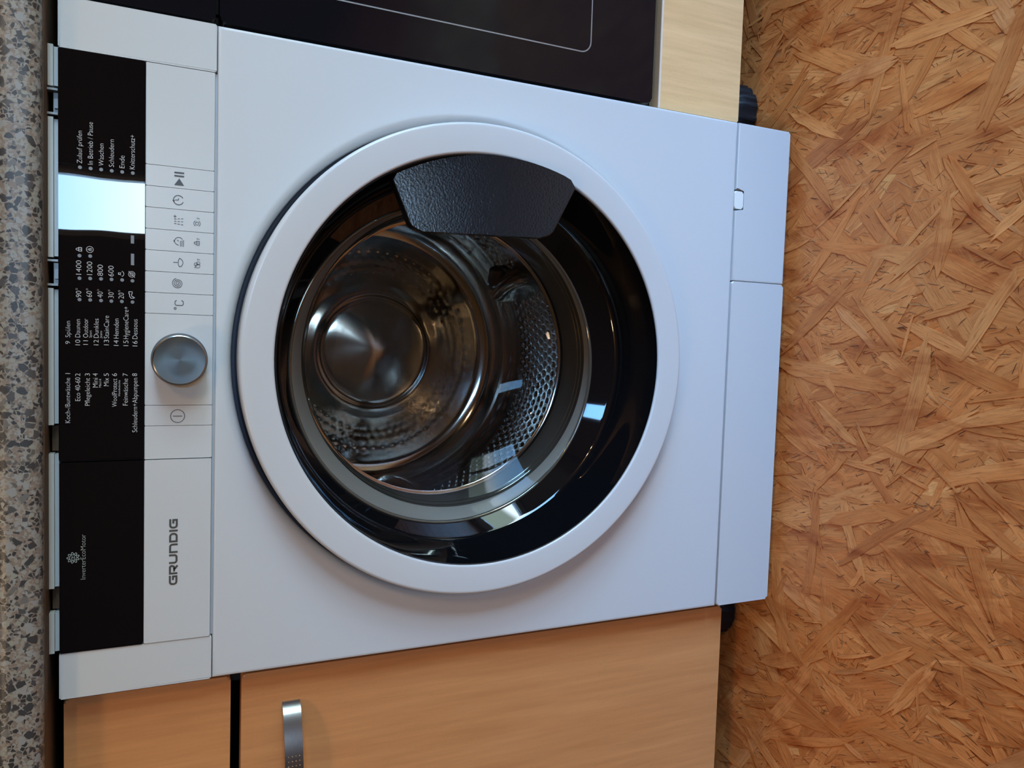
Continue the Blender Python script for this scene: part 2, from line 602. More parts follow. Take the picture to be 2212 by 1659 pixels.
# print on the control panel: text, x start, x end, baseline z, capital height (metres)
TEXTS = [('Zulauf prüfen', 0.1639, 0.1908, 0.7931, 0.0037),
    ('In Betrieb / Pause', 0.1617, 0.1992, 0.785, 0.0038),
    ('Waschen', 0.1614, 0.1824, 0.7769, 0.0038),
    ('Schleudern', 0.1614, 0.1869, 0.7691, 0.0038),
    ('Ende', 0.1613, 0.1743, 0.761, 0.0039),
    ('Knitterschutz+', 0.1636, 0.1928, 0.7531, 0.0039),
    ('90°', 0.0511, 0.0586, 0.7936, 0.004),
    ('60°', 0.0516, 0.0588, 0.7857, 0.0041),
    ('40°', 0.0515, 0.0587, 0.7774, 0.0041),
    ('30°', 0.0516, 0.0587, 0.7691, 0.0041),
    ('20°', 0.0515, 0.0586, 0.7612, 0.0042),
    ('1400', 0.0703, 0.0822, 0.7936, 0.004),
    ('1200', 0.0705, 0.0818, 0.7854, 0.0041),
    ('800', 0.0703, 0.0797, 0.7774, 0.0041),
    ('600', 0.0703, 0.0794, 0.7692, 0.0041),
    ('9', 0.011, 0.0134, 0.8019, 0.0036),
    ('Spülen', 0.0167, 0.0305, 0.8019, 0.0036),
    ('10', 0.0102, 0.0148, 0.7945, 0.0037),
    ('Daunen', 0.0169, 0.0323, 0.7945, 0.0037),
    ('11', 0.0107, 0.0153, 0.7886, 0.0037),
    ('Outdoor', 0.0169, 0.033, 0.7886, 0.0037),
    ('12', 0.0106, 0.0152, 0.7806, 0.0037),
    ('Dunkles', 0.0169, 0.0334, 0.7806, 0.0037),
    ('13', 0.0108, 0.0155, 0.7727, 0.0038),
    ('StainCare', 0.0166, 0.0362, 0.7727, 0.0038),
    ('14', 0.0105, 0.0152, 0.7652, 0.0038),
    ('Hemden', 0.0168, 0.034, 0.7652, 0.0038),
    ('15', 0.0105, 0.0152, 0.7576, 0.0039),
    ('HygieneCare+', 0.0166, 0.0447, 0.7576, 0.0039),
    ('16', 0.0104, 0.0151, 0.7505, 0.0039),
    ('Dessous', 0.0168, 0.0341, 0.7505, 0.0039),
    ('Sport', 0.017, 0.0231, 0.7858, 0.002),
    ('Jeans', 0.0167, 0.0235, 0.778, 0.0018),
    ('Koch-/Buntwäsche', -0.0566, -0.0179, 0.802, 0.0037),
    ('1', -0.0164, -0.014, 0.8019, 0.0037),
    ('Eco 40-60', -0.0377, -0.0175, 0.7945, 0.0037),
    ('2', -0.0163, -0.014, 0.7945, 0.0037),
    ('Pflegeleicht', -0.0418, -0.0179, 0.7872, 0.0037),
    ('3', -0.0162, -0.0139, 0.7872, 0.0037),
    ('Mini', -0.026, -0.0179, 0.7812, 0.0038),
    ('4', -0.0162, -0.0138, 0.7812, 0.0038),
    ('Mix', -0.0248, -0.0178, 0.7728, 0.0038),
    ('5', -0.0161, -0.0137, 0.7728, 0.0038),
    ('WoolProtect', -0.043, -0.0183, 0.7664, 0.0038),
    ('6', -0.016, -0.0136, 0.7665, 0.0038),
    ('Feinwäsche', -0.0418, -0.0182, 0.7579, 0.0039),
    ('7', -0.0159, -0.0135, 0.758, 0.0039),
    ('Schleudern+Abpumpen', -0.0656, -0.0176, 0.7504, 0.0039),
    ('8', -0.0158, -0.0135, 0.7506, 0.0039),
    ('Mini14', -0.026, -0.0187, 0.7785, 0.0018),
    ('Handwäsche', -0.0334, -0.0177, 0.7639, 0.0016),
    ('InverterEcoMotor', -0.1941, -0.1544, 0.7905, 0.0038),
    ('GRUNDIG', -0.2066, -0.145, 0.717, 0.0071)]
DOTS = [(0.1605, 0.7946),
    (0.1605, 0.7867),
    (0.1605, 0.7788),
    (0.1604, 0.7708),
    (0.1604, 0.7628),
    (0.1604, 0.7546),
    (0.0491, 0.795),
    (0.0492, 0.787),
    (0.0491, 0.7788),
    (0.049, 0.7709),
    (0.0491, 0.7628),
    (0.049, 0.7545),
    (0.0672, 0.795),
    (0.0675, 0.787),
    (0.0677, 0.7788),
    (0.0677, 0.7708),
    (0.0677, 0.7626),
    (0.0675, 0.7546),
    (0.0863, 0.795),
    (0.0865, 0.787)]
ICONS = {'tap': (0.0549, 0.7552), 'hand': (0.073, 0.7633), 'nospin': (0.0731, 0.7552), 'lock': (0.0917, 0.7952), 'childlock': (0.0921, 0.7873), 'bar1': (0.1033, 0.7547), 'bar2': (0.086, 0.7546), 'gear': (-0.1743, 0.7999), 'clock': (0.1412, 0.7182), 'rain': (0.1224, 0.7178), 'steam': (0.1228, 0.7028), 'timer': (0.1044, 0.7169), 'lock3': (0.1045, 0.7027), 'bowl': (0.0861, 0.718), 'bubbles': (0.0851, 0.7025), 'spiral': (0.0675, 0.7184), 'degc': (0.048, 0.7173), 'play': (0.1601, 0.7177), 'power': (-0.0518, 0.7177)}


# keep meshes in room coordinates even under an empty that stands elsewhere
WL = {}


def place_empty(name, loc, parent=None):
    o = empty(name, loc)
    WL[o.name] = Vector(loc)
    if parent is not None:
        o.parent = parent
        o.matrix_parent_inverse = Matrix.Translation(-WL.get(parent.name, Vector((0, 0, 0))))
    return o


_link0 = link


def link(name, me, mat, parent=None, smooth=False):
    o = _link0(name, me, mat, parent, smooth)
    if parent is not None and parent.name in WL:
        o.matrix_parent_inverse = Matrix.Translation(-WL[parent.name])
    return o


# horizon in the world: sky above, dull ground below
nt = world.node_tree
tc = nt.nodes.new('ShaderNodeTexCoord')
sx = nt.nodes.new('ShaderNodeSeparateXYZ')
nt.links.new(tc.outputs['Generated'], sx.inputs[0])
rp = ramp(nt, [(0.0, (0.13, 0.17, 0.14)), (0.49, (0.16, 0.21, 0.19)), (0.505, (0.80, 0.93, 1.05)), (0.56, (0.40, 0.70, 1.10)), (0.68, (0.23, 0.56, 1.12)), (1.0, (0.22, 0.54, 1.12))])
mr = nt.nodes.new('ShaderNodeMapRange')
mr.inputs['From Min'].default_value = -1.0
nt.links.new(sx.outputs['Z'], mr.inputs['Value'])
nt.links.new(mr.outputs[0], rp.inputs['Fac'])
nt.links.new(rp.outputs['Color'], bg.inputs['Color'])


# ------------------------------------------------------------------ room shell
def boxes(name, lst, mat, parent=None):
    bm = bmesh.new()
    for x0, x1, y0, y1, z0, z1 in lst:
        r = bmesh.ops.create_cube(bm, size=1.0)
        for v in r['verts']:
            v.co = Vector(((x0 + x1) / 2 + v.co.x * (x1 - x0), (y0 + y1) / 2 + v.co.y * (y1 - y0), (z0 + z1) / 2 + v.co.z * (z1 - z0)))
    return fin(name, bm, mat, parent)


T = 0.16
floor = box('floor', RX0 - T, RX1 + T, RY0 - T, RY1 + T, -0.12, -0.0032, 'osb_base')
tag(floor, 'strand board floor with reddish brown and tan wood flakes', kind='structure')
tag(box('ceiling', RX0 - T, RX1 + T, RY0 - T, RY1 + T, RZ, RZ + 0.1, 'ceiling'), 'wooden ceiling of the kitchen', kind='structure')
tag(box('wall_back', RX0 - T, RX1 + T, RY1, RY1 + T, -0.0032, RZ, 'wall'), 'painted wall behind the kitchen units', kind='structure')
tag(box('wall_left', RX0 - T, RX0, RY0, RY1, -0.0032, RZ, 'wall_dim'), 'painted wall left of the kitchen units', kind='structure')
a, b_, c_, d_ = W2
tag(boxes('wall_right', [(RX1, RX1 + T, RY0, a, -0.0032, RZ), (RX1, RX1 + T, b_, RY1, -0.0032, RZ), (RX1, RX1 + T, a, b_, -0.0032, c_), (RX1, RX1 + T, a, b_, d_, RZ)], 'wall'),
    'painted wall with an added low glazed opening on the right', kind='structure')
a, b_, c_, d_ = W1
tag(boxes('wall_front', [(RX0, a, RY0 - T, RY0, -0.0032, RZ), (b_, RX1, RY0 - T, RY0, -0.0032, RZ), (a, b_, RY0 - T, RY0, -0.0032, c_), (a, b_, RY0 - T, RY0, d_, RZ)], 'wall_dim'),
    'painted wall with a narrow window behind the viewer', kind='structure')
w1 = place_empty('window_1', ((W1[0] + W1[1]) / 2, RY0 - 0.08, W1[2]))
tag(w1, 'narrow white framed window behind the viewer', kind='structure')
e = 0.035
boxes('window_frame', [(W1[0], W1[0] + e, RY0 - .11, RY0 - .05, W1[2], W1[3]), (W1[1] - e, W1[1], RY0 - .11, RY0 - .05, W1[2], W1[3]),
                       (W1[0] + e, W1[1] - e, RY0 - .11, RY0 - .05, W1[2], W1[2] + e), (W1[0] + e, W1[1] - e, RY0 - .11, RY0 - .05, W1[3] - e, W1[3])], 'frame', w1)
box('pane', W1[0] + e, W1[1] - e, RY0 - .083, RY0 - .079, W1[2] + e, W1[3] - e, 'pane', w1)
w2 = place_empty('added_opening', (RX1 + 0.08, (W2[0] + W2[1]) / 2, W2[2]))  # unseen opening, kept low to shape the daylight on the machine
tag(w2, 'unseen low glazed opening added in the right wall for daylight', kind='structure')
ym = (W2[0] + W2[1]) / 2
e = 0.06
boxes('opening_frame', [(RX1 + .05, RX1 + .11, W2[0], W2[0] + e, W2[2], W2[3]), (RX1 + .05, RX1 + .11, W2[1] - e, W2[1], W2[2], W2[3]),
                     (RX1 + .05, RX1 + .11, ym - e / 2, ym + e / 2, W2[2], W2[3]),
                     (RX1 + .05, RX1 + .11, W2[0] + e, ym - e / 2, W2[2], W2[2] + e), (RX1 + .05, RX1 + .11, W2[0] + e, ym - e / 2, W2[3] - e, W2[3]),
                     (RX1 + .05, RX1 + .11, ym + e / 2, W2[1] - e, W2[2], W2[2] + e), (RX1 + .05, RX1 + .11, ym + e / 2, W2[1] - e, W2[3] - e, W2[3])], 'frame', w2)
box('pane', RX1 + .078, RX1 + .082, W2[0] + e, ym - e / 2, W2[2] + e, W2[3] - e, 'pane', w2)
box('pane', RX1 + .078, RX1 + .082, ym + e / 2, W2[1] - e, W2[2] + e, W2[3] - e, 'pane', w2)

# ------------------------------------------------------------------ strand board floor: every flake is a thin chip
PAL = [((0.44, 0.215, 0.088), 5), ((0.50, 0.27, 0.125), 5), ((0.55, 0.33, 0.165), 3), ((0.36, 0.155, 0.055), 4), ((0.29, 0.105, 0.036), 1.6),
       ((0.40, 0.16, 0.05), 3), ((0.20, 0.055, 0.022), 0.6), ((0.38, 0.24, 0.15), 1.2), ((0.60, 0.39, 0.20), 1.0)]
pc = np.array([p for p, w in PAL]); pw = np.array([w for p, w in PAL]); pw = pw / pw.sum()


pc = pc * np.array((1.70, 1.27, 0.82))
MEAN = np.array((0.725, 0.252, 0.064))


def fcol(k=None):
    k = k if k else (.85 if rng.random() < .09 else .22)
    return (MEAN + (pc[rng.choice(len(pc), p=pw)] - MEAN) * k) * rng.uniform(.9, 1.1)


def flake(cx, cy, L, Wd, ang, z, col, tilt, th):
    """outline of a splintered flake: long grained sides, ragged ends"""
    m = 7
    xs = np.linspace(-L / 2, L / 2, m)
    taper = np.array([rng.uniform(.2, .9), rng.uniform(.75, 1.0), 1, 1, 1, rng.uniform(.75, 1.0), rng.uniform(.2, .9)])
    bow = rng.normal(0, .05) * L * (1 - (2 * xs / L) ** 2) * .5
    top = Wd / 2 * taper + bow + rng.normal(0, .05, m) * Wd
    bot = -Wd / 2 * taper + bow + rng.normal(0, .05, m) * Wd
    # frayed ends: two splinters each
    fr = lambda: rng.uniform(-.9, .9) * Wd
    e0x = [-L / 2 + fr(), -L / 2 + fr(), -L / 2 + fr()]
    e1x = [L / 2 + fr(), L / 2 + fr(), L / 2 + fr()]
    e0y = [top[0] * .6 + bot[0] * .4, (top[0] + bot[0]) / 2, top[0] * .3 + bot[0] * .7]
    e1y = [bot[-1] * .7 + top[-1] * .3, (top[-1] + bot[-1]) / 2, bot[-1] * .3 + top[-1] * .7]
    ptx = np.concatenate([xs, e1x, xs[::-1], e0x])
    pty = np.concatenate([bot, e1y, top[::-1], e0y])
    ca, sa = math.cos(ang), math.sin(ang)
    X = cx + ptx * ca - pty * sa
    Y = cy + ptx * sa + pty * ca
    Z = z + ptx * tilt[0] + pty * tilt[1]
    return X, Y, Z, ptx, pty


def strand_params(n, x0, x1, y0, y1, big):
    out = []
    for i in range(n):
        L = rng.uniform(.06, .20) if big else rng.uniform(.03, .13)
        Wd = rng.uniform(.012, .034) if big else min(L * .3, rng.uniform(.003, .014))
        ang = math.pi / 2 + rng.normal(0, .52) if rng.random() < .84 else rng.uniform(0, math.pi)
        col = fcol()
        out.append((rng.uniform(x0, x1), rng.uniform(y0, y1), L, Wd, ang, col))
    return out


class FlakeMesh:
    def __init__(self): self.v, self.f, self.c, self.uv = [], [], [], []

    def add(self, X, Y, Z, u, w, col, th=0.0):
        b = len(self.v); n = len(X)
        off = rng.uniform(0, 50, 2)
        self.v += list(zip(X.tolist(), Y.tolist(), Z.tolist()))
        self.f.append(tuple(range(b, b + n)))
        self.c += [(col[0], col[1], col[2], 1.0)] * n
        uvs = list(zip((u + off[0]).tolist(), (w + off[1]).tolist()))
        self.uv += uvs
        if th:
            self.v += list(zip(X.tolist(), Y.tolist(), (Z - th).tolist()))
            self.c += [(col[0] * .6, col[1] * .55, col[2] * .5, 1.0)] * n
            self.uv += uvs
            for i in range(n):
                j = (i + 1) % n
                self.f.append((b + i, b + n + i, b + n + j, b + j))

    def build(self, name, parent):
        me = bpy.data.meshes.new(name)
        me.from_pydata(self.v, [], self.f)
        ca = me.color_attributes.new('Col', 'FLOAT_COLOR', 'POINT')
        ca.data.foreach_set('color', np.array(self.c, 'f').ravel())
        ul = me.uv_layers.new(name='UVMap')
        li = np.empty(len(me.loops), 'i'); me.loops.foreach_get('vertex_index', li)
        ul.data.foreach_set('uv', np.array(self.uv, 'f')[li].ravel())
        return link(name, me, 'osb', parent)


FX0, FX1, FY0, FY1 = -1.15, 1.15, -0.95, 0.30
N1, N2 = 7000, 5000
fm = FlakeMesh()
base = strand_params(N1, FX0, FX1, FY0, FY1, True) + strand_params(N2, FX0, FX1, FY0, FY1, False)
order = np.arange(len(base)); rng.shuffle(order)
NT = len(base)
for k, i in enumerate(order):
    x, y, L, Wd, ang, col = base[i]
    fm.add(*flake(x, y, L, Wd, ang, -0.0030 + 0.0020 * k / NT, col, (rng.normal(0, .0006), rng.normal(0, .003)), 0)[:5], col)
# thin dark gaps and splinters on the surface
for k in range(14000):
    x, y = rng.uniform(FX0, FX1), rng.uniform(FY0, FY1)
    L = rng.uniform(.003, .014)
    dark = rng.random() < .9
    col = np.array((0.13, 0.05, 0.018)) * rng.uniform(.5, 1.8) if dark else np.array((0.66, 0.32, 0.12)) * rng.uniform(.8, 1.1)
    ang = math.pi / 2 + rng.normal(0, .6)
    fm.add(*flake(x, y, L * (1 if dark else 2.2), rng.uniform(.0003, .0008) * (1 if dark else 1.8), ang, -0.0009 + 1e-8 * k, col, (0, 0), 0)[:5], col)
tag(fm.build('wood_strands', floor), kind='stuff')
# the flakes lying uppermost in view, one by one
cnt = 0
while cnt < 240:
    x, y = rng.uniform(-.56, .54), rng.uniform(-.36, .11)
    if abs(x) < .31 and y > 0.0:
        continue
    big = rng.random() < .55
    L = rng.uniform(.07, .15) if big else rng.uniform(.025, .08)
    Wd = rng.uniform(.010, .022) if big else rng.uniform(.003, .008)
    ang = math.pi / 2 + rng.normal(0, .75)
    col = fcol(.34)
    one = FlakeMesh()
    q = flake(x, y, L, Wd, ang, -0.0007 + 0.0005 * cnt / 240, col, (rng.normal(0, .0005), rng.normal(0, .002)), 0)
    one.add(*q[:5], col, th=0.0003)
    one.build('wood_strand', floor)
    cnt += 1

# ------------------------------------------------------------------ worktop
prof = []
yf, zb, zt, rr = -0.030, 0.8195, 0.8585, 0.017
for i in range(9):
    a = math.radians(-90 - 90 * i / 8)
    prof.append((yf + 0.010 + 0.010 * math.cos(a), zb + 0.010 + 0.010 * math.sin(a)))
for i in range(9):
    a = math.radians(180 - 90 * i / 8)
    prof.append((yf + rr + rr * math.cos(a), zt - rr + rr * math.sin(a)))
bm = bmesh.new()
WX0, WX1 = -1.30, 1.46
prof_full = [(RY1, zb)] + prof + [(RY1, zt)]
A = [bm.verts.new((WX0, y, z)) for y, z in prof_full]
B = [bm.verts.new((WX1, y, z)) for y, z in prof_full]
for i in range(len(A)):
    j = (i + 1) % len(A)
    bm.faces.new((A[i], B[i], B[j], A[j]))
bm.faces.new(A); bm.faces.new(B[::-1])
wt = place_empty('worktop', (0.1, 0.3, zb))
tag(wt, 'speckled grey stone-look kitchen worktop with a rounded front edge above the washing machine', 'worktop')
fin('worktop_board', bm, 'granite', wt, smooth=True, angle=30)
box('underside', WX0 + .002, WX1 - .002, yf + 0.014, RY1 - .002, zb - 0.0006, zb + 0.001, 'underside', wt)

# ------------------------------------------------------------------ left cabinet
lc = place_empty('base_cabinet', (-0.61, 0.3, 0.0))
tag(lc, 'beech base cabinet with a drawer and a door, left of the washing machine', 'cabinet')
CX0, CX1 = -0.905, -0.307
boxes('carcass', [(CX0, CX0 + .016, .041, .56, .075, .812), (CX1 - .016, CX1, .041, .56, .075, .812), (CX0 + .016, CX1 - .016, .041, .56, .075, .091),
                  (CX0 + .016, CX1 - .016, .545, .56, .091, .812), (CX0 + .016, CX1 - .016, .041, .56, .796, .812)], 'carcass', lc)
dr = slab('drawer_front', rrect(CX0 + .002, CX1 - .002, .6685, .8095, .004), .020, .039, 'beech_shaded', lc, bev=.0025)
dl = slab('door', rrect(CX0 + .002, CX1 - .002, .0690, .6585, .004), .020, .039, 'beech_shaded', lc, bev=.0025)
# bow handle
bm = bmesh.new()
hx0, hx1, hz0, hz1 = -0.3440, -0.5000, 0.6025, 0.6200
NS = 36
rows = []
for i in range(NS + 1):
    t = i / NS
    x = hx0 + (hx1 - hx0) * t
    h = (math.sin(math.pi * t) ** 0.62) * 0.030
    y = .0195 - h
    rows.append((x, y))
secs = []
for i, (x, y) in enumerate(rows):
    p, q = rows[max(0, i - 1)], rows[min(NS, i + 1)]
    t = Vector((q[0] - p[0], q[1] - p[1])).normalized()
    nr = Vector((-t.y, t.x))
    if nr.y > 0: nr = -nr
    o1 = (x + nr.x * .0012, y + nr.y * .0012); o2 = (x - nr.x * .0012, y - nr.y * .0012)
    if i in (0, NS):
        o1, o2 = (x + (.001 if i == 0 else -.001), .0198), (x - (.003 if i == 0 else -.003), .0198)
    secs.append([bm.verts.new((o1[0], o1[1], hz0)), bm.verts.new((o1[0], o1[1], hz1)), bm.verts.new((o2[0], o2[1], hz1)), bm.verts.new((o2[0], o2[1], hz0))])
for s0, s1 in zip(secs, secs[1:]):
    for k in range(4):
        bm.faces.new((s0[k], s0[(k + 1) % 4], s1[(k + 1) % 4], s1[k]))
bm.faces.new(secs[0]); bm.faces.new(secs[-1])
hd = fin('handle', bm, 'handle', dl, smooth=True, angle=40)
tag(hd, 'curved nickel bow handle with rows of small dots')
# handle holes as beads, the reflection of wood behind painted in
bm = bmesh.new()
for i in range(10, 27):
    for fz in (.2, .4, .6, .8):
        x, y = rows[i]
        if i % 1 == 0:
            zc = hz0 + (hz1 - hz0) * fz
            r = bmesh.ops.create_icosphere(bm, subdivisions=1, radius=.00085)
            for v in r['verts']:
                v.co = Vector((x + v.co.x, y - .0011 + v.co.y * .4, zc + v.co.z))
tag(fin('handle_dots', bm, 'dot_glint', dl), kind='stuff')
foot_prof = [(.036, 0.0), (.0385, .004), (.0375, .022), (.034, .030), (.020, .034), (.018, .040), (.018, .080)]
ft = lathe_z('foot', foot_prof, (-.345, .108, -.0002), 'foot', lc, n=72, ribs=18, rib_depth=.0016, rib_to=.025)
tag(ft, 'round black plastic adjustable foot')
lathe_z('foot', foot_prof, (-.87, .108, -.0002), 'foot', lc, n=72, ribs=18, rib_depth=.0016, rib_to=.025)
lathe_z('foot', foot_prof, (-.87, .50, -.0002), 'foot', lc, n=24)
lathe_z('foot', foot_prof, (-.345, .50, -.0002), 'foot', lc, n=24)

# ------------------------------------------------------------------ oven cabinet and oven on the right
oc = place_empty('oven_cabinet', (.605, .3, 0))
tag(oc, 'beech oven housing with a base panel on black feet, right of the washing machine', 'cabinet')
OX0, OX1 = .3055, .9035
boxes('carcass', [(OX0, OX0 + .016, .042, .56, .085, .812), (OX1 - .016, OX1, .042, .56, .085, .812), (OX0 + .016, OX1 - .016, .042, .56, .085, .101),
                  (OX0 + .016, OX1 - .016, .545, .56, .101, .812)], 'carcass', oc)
bp_ = slab('base_panel', rrect(OX0 + .001, OX1 - .001, .0800, .1995, .0015), .020, .039, 'beech_lit', oc, bev=.0012)
tag(bp_, 'beech panel below the oven')
box('panel_top_edge', OX0 + .001, OX1 - .001, .0212, .0388, .1994, .2000, 'beech_edge', bp_)
box('edge_band', OX0 + .001, OX1 - .001, .0197, .0212, .1975, .2001, 'edge_strip', bp_)
rf = lathe_z('foot', [(.040, 0.0), (.0435, .004), (.0425, .024), (.038, .033), (.022, .037), (.019, .045), (.019, .084)], (.347, .116, -.0002), 'foot', oc, n=72, ribs=18, rib_depth=.0022, rib_to=.028)
tag(rf, 'round ribbed black plastic foot')
lathe_z('foot', foot_prof, (.86, .116, -.0002), 'foot', oc, n=72, ribs=18, rib_depth=.0016, rib_to=.025)
lathe_z('foot', foot_prof, (.86, .50, -.0002), 'foot', oc, n=24)
lathe_z('foot', foot_prof, (.347, .50, -.0002), 'foot', oc, n=24)

ov = place_empty('oven', (.605, .25, .2135))
tag(ov, 'built-in oven with a black glass door and a thin silver outline', 'oven')
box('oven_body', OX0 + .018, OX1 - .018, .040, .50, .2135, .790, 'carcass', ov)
og = slab('oven_door', rrect(.3050, .9030, .2170, .6850, .006), .008, .0385, 'oven_glass', ov, bev=.0015)
ik = Ink(0, 0, 1, .0077)
ik.line(rrect(.3470, .8610, .3005, .6000, .012, 6), .0014, True).build('outline', 'dark_line', og)
slab('control_fascia', rrect(.3040, .9030, .6885, .8090, .003), .006, .0385, 'oven_glass', ov, bev=.0015)

# ------------------------------------------------------------------ washing machine
wm = place_empty('washing_machine', (0, .28, 0))
tag(wm, 'white front-loading washing machine with a round black glass door and black control panel', 'washing machine')
CXD, CZD = 0.0024, 0.4264     # door axis

# housing: front plate with round opening and soft recess, sides, back
bm = bmesh.new()
HX, HZ0, HZ1 = .2995, .0962, .6868
angs = sorted([2 * math.pi * i / 160 for i in range(160)] + [math.atan2(z - CZD, x - CXD) % (2 * math.pi) for x in (-HX, HX) for z in (HZ0, HZ1)])


def rect_hit(a, x0, x1, z0, z1):
    c, s = math.cos(a), math.sin(a)
    t = 9
    if c > 1e-9: t = min(t, (x1 - CXD) / c)
    if c < -1e-9: t = min(t, (x0 - CXD) / c)
    if s > 1e-9: t = min(t, (z1 - CZD) / s)
    if s < -1e-9: t = min(t, (z0 - CZD) / s)
    return (CXD + t * c, CZD + t * s)


rows = []
for r, y in ((.2380, .0360), (.2450, .0350), (.2458, .0120), (.2470, .0060), (.2485, .0034), (.2505, .0015), (.2530, .0004), (.2545, 0.0), (.2560, 0.0)):
    rows.append([bm.verts.new((CXD + r * math.cos(a), y, CZD + r * math.sin(a))) for a in angs])
for ins, y in ((.0035, 0.0), (.0025, 0.0), (.0010, .0005), (.0002, .0018), (0.0, .004), (0.0, .545)):
    rows.append([bm.verts.new((p[0], y, p[1])) for p in (rect_hit(a, -HX + ins, HX - ins, HZ0 + ins, HZ1 - ins) for a in angs)])
n = len(angs)
for p, q in zip(rows, rows[1:]):
    for i in range(n):
        bm.faces.new((p[i], p[(i + 1) % n], q[(i + 1) % n], q[i]))
bm.faces.new(rows[-1])
fin('housing', bm, 'white', wm, smooth=True, angle=35)

loft('groove_shade', [(CXD, CZD, .2400, .0150), (CXD, CZD, .2430, .0115), (CXD, CZD, .2457, .0125)], 'groove_shade', wm, 160)  # added dark ring, stands in for shade in the groove

# control panel wings
PZ0, PZ1 = .6888, .8108
slab('side_wing', rrect(.2578, .2998, .6874, PZ1, .0012), 0.0, .05, 'white_plastic', wm, bev=.0014)
slab('side_wing', rrect(-.2998, -.2590, .6874, PZ1, .0012), 0.0, .05, 'white_plastic', wm, bev=.0014)
box('panel_back', -.2585, .2573, .0065, .05, .6830, .8100, 'seam', wm)
box('shadow_gap', -.2580, .2570, .0030, .0064, .6850, .6886, 'recess', wm)
# glossy black display
dp = slab('display_panel', rrect(-.0895, .2571, .7450, .8106, .0008), -.0012, .0062, 'black_gloss', wm, bev=.0010, seg=3)
YD = -.0015
for txt, x0, x1, z0, h in TEXTS[:-2]:
    if .161 < x0 < .1637:
        x0 = .1637
    lettering(txt, x0, x1, z0, h, 'print_light', dp, YD)
for x, z in DOTS:
    Ink(x, z, 1, YD).disc(0, 0, .0015).build('indicator_light', 'led', dp)
L1 = 'print_light'


def lock(ik, s, bar=True):
    ik.line([(-.5 * s, -.6 * s), (.5 * s, -.6 * s), (.5 * s, .15 * s), (-.5 * s, .15 * s)], .16 * s, True)
    ik.line([(-.3 * s, .15 * s), (-.3 * s, .5 * s), (-.15 * s, .75 * s), (.15 * s, .75 * s), (.3 * s, .5 * s), (.3 * s, .15 * s)], .14 * s)
    ik.line([(0, -.4 * s), (0, -.05 * s)], .16 * s)
    return ik


x, z = ICONS['lock']; lock(Ink(x, z, 1, YD), .0030).build('icon', L1, dp)
x, z = ICONS['childlock']; i_ = Ink(x, z, 1, YD); i_.circle(0, 0, .0026, .00035); lock(i_, .0019).build('icon', L1, dp)
x, z = ICONS['tap']; i_ = Ink(x, z, 1, YD)
i_.line([(-.0026, -.0016), (-.0026, .0006), (-.001, .0016), (.0012, .0016), (.0012, .0022), (.003, .0022), (.003, -.0004), (.0012, -.0004), (.0012, 0), (-.0008, 0), (-.0014, -.0008), (-.0014, -.0016)], .0004, True)
i_.disc(-.002, -.0023, .0003).build('icon', L1, dp)
x, z = ICONS['hand']; i_ = Ink(x, z, 1, YD)
i_.arc(0, .0004, .0024, 200, 340, .0004).line([(-.0012, .0002), (-.0004, .001), (.0012, .0002)], .0004).line([(-.0006, .0010), (-.0006, .0022), (.0008, .0022), (.0008, .0012)], .0004).build('icon', L1, dp)
x, z = ICONS['nospin']; i_ = Ink(x, z, 1, YD)
i_.circle(0, 0, .0025, .00035).circle(0, 0, .0013, .00035).line([(-.0026, -.0024), (.0026, .0024)], .0004).build('icon', L1, dp)
for k, hh in (('bar1', .0035), ('bar2', .0050)):
    x, z = ICONS[k]; Ink(x, z, 1, YD).fill([(-hh, -.0013), (hh, -.0013), (hh, .0013), (-hh, .0013)]).build('display_segment', 'led', dp)

# white control strip under the display: filler, seven touch keys, knob field, power key
XS = [.1700, .1516, .1330, .1143, .0957, .0771, .0585, .0400]
YW = -.0002


def strip(name, x0, x1):
    return slab(name, rrect(x0 + .0002, x1 - .0002, PZ0, .7446, .0005), YW, .0062, 'white_plastic', wm, bev=.0005, seg=1)


strip('strip_panel', XS[0], .2573)
keys = [strip('touch_key', XS[i + 1], XS[i]) for i in range(7)]
kp = strip('knob_panel', -.0419, XS[-1])
pk = strip('power_key', -.0604, -.0419)
strip('strip_panel', -.0905, -.0604)
YI = -.0005
G = 'print_dark'
x, z = ICONS['power']; Ink(x, z, 1, YI).circle(0, 0, .0058, .0006, 40).line([(0, -.0039), (0, .0039)], .0006).build('icon', G, pk)
x, z = ICONS['play']; Ink(x, z, 1, YI).fill([(-.0059, -.0040), (0.0002, 0), (-.0059, .0040)]).line([(.0022, -.0040), (.0022, .0040)], .0013).line([(.0051, -.0040), (.0051, .0040)], .0013).build('icon', G, keys[0])
x, z = ICONS['clock']; Ink(x, z, 1, YI).arc(0, 0, .0041, -60, 250, .0006).line([(0, 0), (0, .0026)], .0006).line([(0, 0), (.0016, 0)], .0006).line([(-.0002, .0048), (-.0016, .0038), (-.0002, .0030)], .0005).build('icon', G, keys[1])
i_ = Ink(*ICONS['rain'], 1, YI)
for k, sl in ((-1, -.5), (0, 0), (1, .5)):
    for q in range(3):
        zz = -.0036 + q * .0028
        i_.line([(k * .0022 + sl * .0006 * (2 - q), zz), (k * .0022 + sl * .0006 * (1 - q), zz + .0018)], .0005)
i_.line([(.0030, .0032), (.0056, .0032)], .0005).line([(.0043, .0019), (.0043, .0045)], .0005).build('icon', G, keys[2])


def three(ik, x, z):
    ik.line([(x - .0006, z + .0010), (x + .0004, z + .0010), (x - .0001, z + .0001), (x + .0004, z - .0004), (x, z - .0010), (x - .0006, z - .0010)], .0003)
    ik.line([(x + .0009, z + .0012), (x + .0009, z + .0006)], .00025)
    return ik


